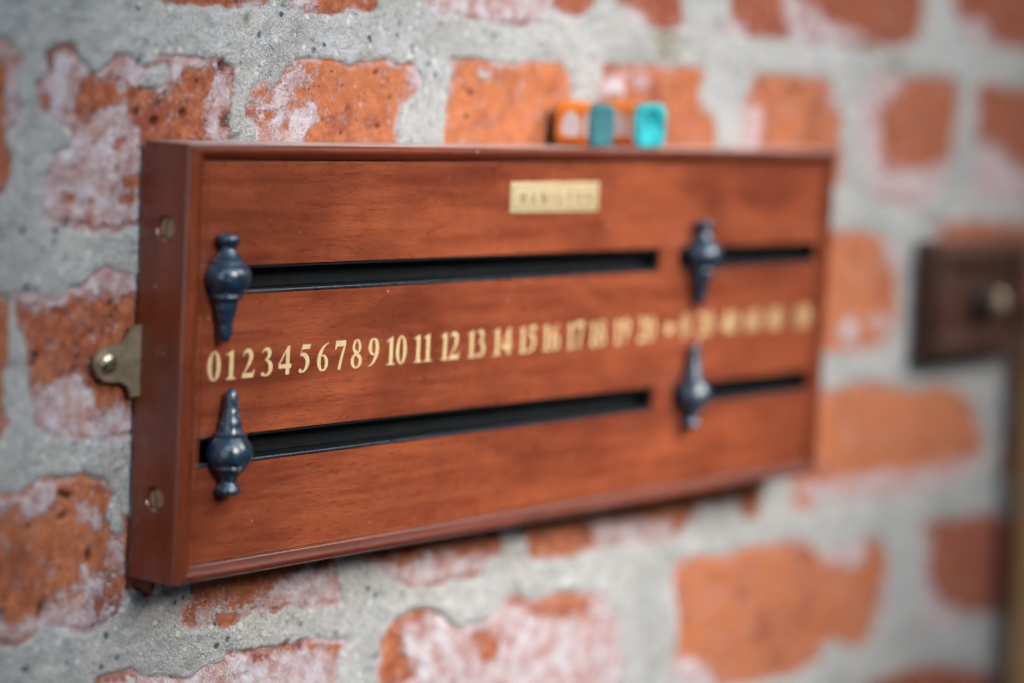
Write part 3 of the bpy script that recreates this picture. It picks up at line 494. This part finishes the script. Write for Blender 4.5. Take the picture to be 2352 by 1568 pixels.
SIX = [stroke([(.59, .985, .02), (.45, .94, .05), (.30, .82, .11), (.17, .62, .17), (.115, .42, .19), (.13, .22, .18), (.21, .07, .11), (.32, .025, .05)]),
       stroke([(.31, .025, .05), (.43, .07, .10), (.50, .20, .165), (.50, .36, .165), (.43, .50, .12), (.34, .555, .07), (.22, .53, .03)])]
G = {
 '0': (.62, [ring(.31, .5, .31, .51, .125, .455)]),
 '1': (.56, [[[(.20, 0), (.40, 0), (.40, 1.0), (.36, 1.0), (.20, .90)]], [[(.02, .855), (.05, .83), (.2, .86), (.36, 1.0)]], [[(.04, 0), (.56, 0), (.56, .028), (.42, .06), (.18, .06), (.04, .028)]]]),
 '2': (.62, [stroke([(.04, .74, .02), (.09, .85, .06), (.19, .925, .12), (.31, .925, .16), (.41, .84, .19), (.43, .70, .19), (.37, .54, .15), (.26, .37, .09), (.14, .21, .05), (.02, .09, .05)]),
       [[(0, 0), (.55, 0), (.58, .10), (.50, .165), (.12, .165), (0, .05)]], [[(.55, 0), (.62, .27), (.585, .27), (.50, .165)]]]),
 '3': (.60, [stroke([(.04, .80, .015), (.10, .90, .06), (.22, .945, .10), (.34, .90, .17), (.40, .79, .18), (.34, .66, .12), (.20, .57, .03)]),
       stroke([(.18, .555, .02), (.31, .53, .09), (.43, .43, .17), (.47, .29, .19), (.42, .14, .15), (.30, .045, .08), (.17, .04, .06), (.07, .08, .07)]), disc(.08, .085, .075)]),
 '4': (.64, [[[(.36, 0), (.55, 0), (.55, 1), (.50, 1), (.36, .80)]], [[(0, .22), (.64, .22), (.64, .37), (0, .37)]], [[(0, .37), (.06, .37), (.50, 1), (.44, 1), (0, .40)]]]),
 '5': (.58, [[[(.15, .83), (.53, .83), (.60, 1), (.17, 1)]], stroke([(.165, .93, .03), (.12, .78, .03), (.075, .60, .035)]),
       stroke([(.07, .61, .03), (.18, .655, .11), (.33, .60, .18), (.43, .46, .20), (.43, .28, .18), (.34, .12, .12), (.22, .045, .07), (.13, .045, .06), (.06, .085, .08)]), disc(.075, .085, .075)]),
 '6': (.61, SIX),
 '7': (.60, [[[(.02, .72), (.055, .72), (.15, .83), (.55, .83), (.60, .95), (.60, 1), (.06, 1)]], stroke([(.56, .92, .08), (.47, .68, .11), (.36, .36, .13), (.26, -.0, .14)])]),
 '8': (.60, [ring(.31, .765, .235, .245, .105, .195), ring(.30, .265, .30, .275, .135, .215), stroke([(.12, .70, .10), (.29, .535, .16), (.46, .36, .12)])]),
}
G['9'] = (.61, [[[(.61-x, 1-y) for x, y in f] for f in part] for part in SIX])
star = []
for i in range(5):
    a0 = math.pi/2+i*2*math.pi/5
    star.append([[(.0, .0), (.2*math.cos(a0-math.pi/5), .2*math.sin(a0-math.pi/5)), (.5*math.cos(a0), .5*math.sin(a0)), (.2*math.cos(a0+math.pi/5), .2*math.sin(a0+math.pi/5))]])
def flat_faces(bm, parts, ox, oz, sx_, sz_, y, step=.00002):
    for k, part in enumerate(parts):
        for f in part:
            vs = [bm.verts.new((ox+a*sx_, y-step*k, oz+b_*sz_)) for a, b_ in f]
            try: bm.faces.new(vs)
            except ValueError: pass
NUM = list(zip([str(i) for i in range(21)]+['*', '0', '20', '40', '60', '80', '100'], [.0200, .0298, .0402, .0516, .0624, .0745, .0860, .0971, .1078, .1192, .1345, .1528, .1720, .1912, .2105, .2296, .2482, .2675, .2860, .3063, .3278, .3481, .3622, .3808, .4036, .4259, .4484, .4765]))
bm = bmesh.new(); DH = .0122; z0 = .0832
for s_, xc in NUM:
    if s_ == '*':
        flat_faces(bm, star, xc, z0+DH*.42, .0105, .0105, PY-.00006, 0.); continue
    k = {1: 1.0, 2: .96, 3: .74}[len(s_)]; gap = .02*DH
    ws = [G[c_][0]*DH*k for c_ in s_]; x = xc-(sum(ws)+gap*(len(s_)-1))/2
    for c_, w_ in zip(s_, ws):
        flat_faces(bm, G[c_][1], x, z0+random.uniform(-.00005, .00005), DH*k, DH, PY-.00006); x += w_+gap
me_n = bpy.data.meshes.new('n'); 
for f in bm.faces:
    f.normal_update()
    if f.normal.y > 0: f.normal_flip()
bm.to_mesh(me_n); bm.free(); link('score_numbers', me_n, m_gold, board)

# ---- maker's plate
plate = box('name_plate', (.2108, PY-.0006, .1493), (.2800, PY+.0002, .1637), m_plate, board, .00015)
LT = {
 'H': [[[(.05, 0), (.22, 0), (.22, 1), (.05, 1)]], [[(.55, 0), (.72, 0), (.72, 1), (.55, 1)]], [[(.2, .46), (.57, .46), (.57, .54), (.2, .54)]]],
 'A': [[[(0, 0), (.07, 0), (.42, 1), (.34, 1)]], [[(.5, 0), (.72, 0), (.44, 1), (.34, 1)]], [[(.14, .28), (.6, .28), (.6, .36), (.14, .36)]]],
 'M': [[[(.04, 0), (.11, 0), (.11, 1), (.04, 1)]], [[(.04, 1), (.22, 1), (.5, .1), (.42, 0)]], [[(.42, 0), (.5, 0), (.8, 1), (.72, 1)]], [[(.68, 0), (.86, 0), (.86, 1), (.68, 1)]]],
 'I': [[[(.05, 0), (.23, 0), (.23, 1), (.05, 1)]]],
 'L': [[[(.05, 0), (.23, 0), (.23, 1), (.05, 1)]], [[(.05, 0), (.6, 0), (.64, .28), (.58, .28), (.5, .08), (.05, .08)]]],
 'T': [[[(.24, 0), (.42, 0), (.42, 1), (.24, 1)]], [[(0, .72), (.06, .72), (.1, .92), (.56, .92), (.6, .72), (.66, .72), (.66, 1), (0, 1)]]],
 'O': [ring(.38, .5, .36, .51, .19, .45, 28)],
 'N': [[[(.04, 0), (.11, 0), (.11, 1), (.04, 1)]], [[(.04, 1), (.22, 1), (.72, 0), (.6, 0)]], [[(.64, 0), (.71, 0), (.71, 1), (.64, 1)]]],
}
LW = {'H': .78, 'A': .74, 'M': .9, 'I': .28, 'L': .66, 'T': .66, 'O': .76, 'N': .76}
bm = bmesh.new(); hh = .0054; tot = sum(LW[c_] for c_ in 'HAMILTON')*hh; gp = (.0555-tot)/7; x = .2180
for c_ in 'HAMILTON':
    flat_faces(bm, LT[c_], x, .1535, hh, hh, PY-.00078, .00001); x += LW[c_]*hh+gp
for (a, b_) in (((.2130, .1514), (.2778, .1517)), ((.2130, .1613), (.2778, .1616)), ((.2130, .1517), (.2133, .1613)), ((.2775, .1517), (.2778, .1613))):
    flat_faces(bm, [[[(a[0], a[1]), (b_[0], a[1]), (b_[0], b_[1]), (a[0], b_[1])]]], 0, 0, 1, 1, PY-.00078)
for f in bm.faces:
    f.normal_update()
    if f.normal.y > 0: f.normal_flip()
me_l = bpy.data.meshes.new('l'); bm.to_mesh(me_l); bm.free(); link('lettering', me_l, m_ink, plate)

# ---- the four sliding pointers (turned finials on a slider)
PR = [(17.9, 0), (17.8, 2.2), (17.3, 3.9), (16.5, 4.85), (15.5, 5.15), (14.4, 4.9), (13.3, 4.1), (12.5, 3.5), (11.9, 3.3), (11.0, 3.45), (9.8, 4.0), (8.2, 5.1), (6.9, 6.5), (6.3, 7.3), (6.0, 7.55), (5.5, 7.6), (5.1, 7.35), (4.8, 7.5),
      (4.2, 8.3), (3.2, 9.1), (1.8, 9.7), (0.3, 9.9), (-1.4, 9.75), (-3.2, 9.1), (-4.8, 8.2), (-6.2, 7.1), (-7.0, 6.5), (-7.3, 6.75), (-7.7, 7.0), (-8.3, 6.95), (-8.7, 6.4), (-9.0, 5.5), (-10.2, 5.0), (-11.6, 4.75), (-12.8, 4.75), (-13.8, 4.4), (-14.6, 4.0),
      (-16.4, 3.75), (-17.6, 3.55), (-18.3, 3.3), (-18.7, 3.1), (-20.5, 3.1), (-23.2, 2.95), (-25.0, 2.5), (-26.3, 1.75), (-27.0, .9), (-27.3, 0)]
bm = bmesh.new(); lathe(bm, [(a*.001, b_*.001) for a, b_ in PR], 56); me_f = from_bm(bm)
me_f.materials.append(m_point); me_f.polygons.foreach_set('use_smooth', [True]*len(me_f.polygons)); me_f.set_sharp_from_angle(angle=math.radians(48))
bm = bmesh.new(); bm_box(bm, (-.0070, .0022, -.0043), (.0070, .0060, .0043), .0004); bm_box(bm, (-.005, .0061, -.0038), (.005, .010, .0036)); me_s = from_bm(bm); me_s.materials.append(m_chan)
pr0 = None
for (x, z, up, tw) in ((.0213, .1262, 0, 0), (.0266, .0532, 1, 40), (.3683, .1262, 0, 100), (.3665, .0541, 1, 200)):
    pnt = bpy.data.objects.new('score_pointer', me_f); C.objects.link(pnt); pnt.parent = board
    pnt.location = (x, PY-.0042, z); pnt.rotation_euler = (math.pi if up else 0, 0, 0)
    sl = bpy.data.objects.new('slider', me_s); C.objects.link(sl); sl.parent = pnt
    sl.rotation_euler = (-math.pi if up else 0, 0, 0)

# ---- hanging bracket and its screw
bm = bmesh.new(); bp = [(a*.001, b_*.001) for a, b_ in BRACKET]
ctr = bp[:1]
pts2 = [tuple(q_) for q_ in cr([(a, b_) for a, b_ in bp[5:]+bp[:1]], 4)]+[(.006, bp[0][1]), (.006, bp[5][1])]
fr = [bm.verts.new((a, -.0024, b_)) for a, b_ in pts2]; bk = [bm.verts.new((a, -.0008, b_)) for a, b_ in pts2]
bm.faces.new(fr); bm.faces.new(bk[::-1])
for i in range(len(fr)): bm.faces.new((fr[i], fr[(i+1) % len(fr)], bk[(i+1) % len(fr)], bk[i]))
es = [e_ for e_ in bm.edges if all(abs(v_.co.y+.0024) < 1e-6 for v_ in e_.verts)]
bmesh.ops.bevel(bm, geom=es, offset=.0003, segments=2, affect='EDGES')
brk = link('hanging_bracket', from_bm(bm), m_brass, board, smooth=40)
bm = bmesh.new(); lathe(bm, [(.0005, 0), (.0005, .0041), (-.0004, .0043), (-.0012, .0040), (-.0019, .0031), (-.0023, .0020), (-.0024, 0)], 36, 'y'); hd = from_bm(bm)
hd2 = hd
for a in (20, 110):
    t2 = bmesh.new(); bm_box(t2, (-.0026, -.004, -.00065), (.0026, -.0009, .00065)); bmesh.ops.rotate(t2, verts=t2.verts, cent=(0, 0, 0), matrix=Matrix.Rotation(math.radians(a), 3, 'Y'))
    hd2 = cut(hd2, from_bm(t2))
link('screw', hd2, m_screw, brk, (BSCREW[0][0]*.001, -.0030, BSCREW[0][1]*.001), smooth=35)

# ------------------------------------------------------------------ two cubes of cue chalk on top of the board
def chalk(x, y, rz, size, mchalk, label, dish):
    h_ = size/2
    root = empty('cue_chalk', (x, y, BH+.0002), rz); tag(root, label, 'chalk', 'cubes of cue chalk on the scoreboard')
    # body: the chalk face with its hollow looks towards the viewer (-Y)
    N = 28; bm = bmesh.new(); rc = size*.23; gv = []
    def sq(u, w):                                  # map unit square to rounded square
        k = max(abs(u), abs(w)); 
        return u*h_, w*h_
    for i in range(N+1):
        row = []
        for j in range(N+1):
            u, w = -1+2*i/N, -1+2*j/N; X_, Z_ = u*h_, w*h_
            r_ = math.hypot(X_, Z_)/h_
            dep = dish*max(0, 1-(r_/.78)**2)
            ed = max(abs(u), abs(w)); dep += .0016*max(0, (ed-.86)/.14)**2
            cx_, cz_ = min(abs(X_), h_-rc), min(abs(Z_), h_-rc); dx_, dz_ = abs(X_)-cx_, abs(Z_)-cz_
            if dx_ > 0 and dz_ > 0:
                L_ = max(dx_, dz_)/math.hypot(dx_, dz_); dx_ *= L_; dz_ *= L_
            X_ = math.copysign(cx_+dx_, X_) if X_ else 0; Z_ = math.copysign(cz_+dz_, Z_) if Z_ else 0
            row.append(bm.verts.new((X_, -h_+dep, h_+Z_)))
        gv.append(row)
    for i in range(N):
        for j in range(N): bm.faces.new((gv[i][j], gv[i+1][j], gv[i+1][j+1], gv[i][j+1]))
    be = [e_ for e_ in bm.edges if len(e_.link_faces) == 1]
    r_ = bmesh.ops.extrude_edge_only(bm, edges=be); vs = [v_ for v_ in r_['geom'] if isinstance(v_, bmesh.types.BMVert)]
    for v_ in vs: v_.co.y = h_
    be = [e_ for e_ in bm.edges if len(e_.link_faces) == 1]; bmesh.ops.contextual_create(bm, geom=be)
    link('chalk_block', from_bm(bm), mchalk, root, smooth=40)
    # paper label wraps the four sides, leaving the chalk face bare
    o_ = .00025; y0, y1 = -h_+.0022, h_-.0004; rc2 = rc+o_
    loop = []
    H2 = h_+o_
    for (cx_, cz_, a0) in ((H2-rc2, H2-rc2, 0), (-H2+rc2, H2-rc2, 90), (-H2+rc2, -H2+rc2, 180), (H2-rc2, -H2+rc2, 270)):
        for k in range(7):
            a = math.radians(a0+15*k); loop.append((cx_+rc2*math.cos(a), h_+cz_+rc2*math.sin(a)))
    bm = bmesh.new(); fA = []; fB = []
    for (x_, z_) in loop:
        fA.append(bm.verts.new((x_, y0+random.uniform(-.0003, .0003), max(z_, .0)))); fB.append(bm.verts.new((x_, y1, max(z_, .0))))
    for i in range(len(loop)): bm.faces.new((fA[i], fA[(i+1) % len(loop)], fB[(i+1) % len(loop)], fB[i]))
    lab = link('paper_label', from_bm(bm), m_org, root, smooth=50)
    bm = bmesh.new()                               # white device and white rim printed on the left side of the label
    xl = -h_-o_-.0001
    outline = [(-.1, .62), (.25, .66), (.5, .3), (.62, -.1), (.55, -.5), (.1, -.62), (-.35, -.55), (-.5, -.1), (-.35, .3)]
    q_ = cr(outline+outline[:1], 4)[:-1]
    bm.faces.new([bm.verts.new((xl, a[0]*h_*.98+.0006, h_+a[1]*h_*.90)) for a in q_])
    zz = h_-rc
    bm.faces.new([bm.verts.new((xl-.00003, a, h_+b_)) for a, b_ in ((y0+.0001, -zz), (y0+.0022, -zz), (y0+.0022, zz), (y0+.0001, zz))])
    for f in bm.faces:
        f.normal_update()
        if f.normal.x > 0: f.normal_flip()
    me_ = bpy.data.meshes.new('d'); bm.to_mesh(me_); bm.free(); link('label_print', me_, m_wht, lab)
    return root
chalk(.2800, -.0150, math.radians(4), .0212, m_teald, 'dark teal worn cue chalk cube with orange paper label, the left one on the scoreboard', .0012)
chalk(.3225, -.0152, math.radians(-9), .0220, m_tealc, 'bright turquoise cue chalk cube with orange paper label, the right one on the scoreboard', .0045)

# ------------------------------------------------------------------ dark switch block on the wall
sw = empty('switch_block', (.748, 0, .0865)); tag(sw, 'dark brown wooden switch block with a brass toggle on the brick wall at right', 'light switch')
bm = bmesh.new()
x0, x1, z0_, z1_ = -.1030, .022, -.034, .039
def frame_box(bm, x0, x1, z0, z1, w, y0, y1, bev):
    bm_box(bm, (x0, y0, z0), (x1, y1, z0+w), bev); bm_box(bm, (x0, y0, z1-w), (x1, y1, z1), bev)
    bm_box(bm, (x0, y0, z0+w+.0001), (x0+w, y1, z1-w-.0001), bev); bm_box(bm, (x1-w, y0, z0+w+.0001), (x1, y1, z1-w-.0001), bev)
bm_box(bm, (x0, -.010, z0_), (x1, .002, z1_), .002, 3)
link('backing_block', from_bm(bm), m_dark, sw, smooth=35)
bm = bmesh.new(); frame_box(bm, x0+.003, x1-.003, z0_+.003, z1_-.003, .012, -.016, -.0102, .0015)
link('raised_rim', from_bm(bm), m_dark, sw, smooth=35)
for cx_ in (-.0370,):
    bm = bmesh.new(); lathe(bm, [(-.0103, .0), (-.0103, .0125), (-.0120, .0125), (-.0142, .0105), (-.0146, .0)], 32, 'y', (cx_, 0, -.001)); rose = link('toggle_rose', from_bm(bm), m_chan, sw, smooth=35)
    bm = bmesh.new(); lathe(bm, [(-.0148, .0045), (-.0190, .0048), (-.0220, .0062), (-.0250, .0064), (-.0270, .0045), (-.0275, 0)], 28, 'y', (cx_, 0, .0005)); link('brass_toggle', from_bm(bm), m_knob, rose, smooth=40)

# ------------------------------------------------------------------ pale wooden pole leaning at the right edge
PB, PT = Vector((.7926, -.005, -.1660)), Vector((.7796, -.005, .0742))   # left outline of the pole
dv = (PT-PB).normalized(); rr = .011
bm = bmesh.new(); lathe(bm, [(-.40, 0), (-.40, rr-.002), (-.398, rr), (.252, rr), (.254, rr-.002), (.254, 0)], 48)
pole = link('wooden_pole', from_bm(bm), m_pale, None, PB+Vector((rr*.59, -rr*.81, 0)), 35)
pole.rotation_mode = 'QUATERNION'; pole.rotation_quaternion = Vector((0, 0, 1)).rotation_difference(dv)
tag(pole, 'pale varnished round wooden pole standing against the wall at the far right edge', 'pole')
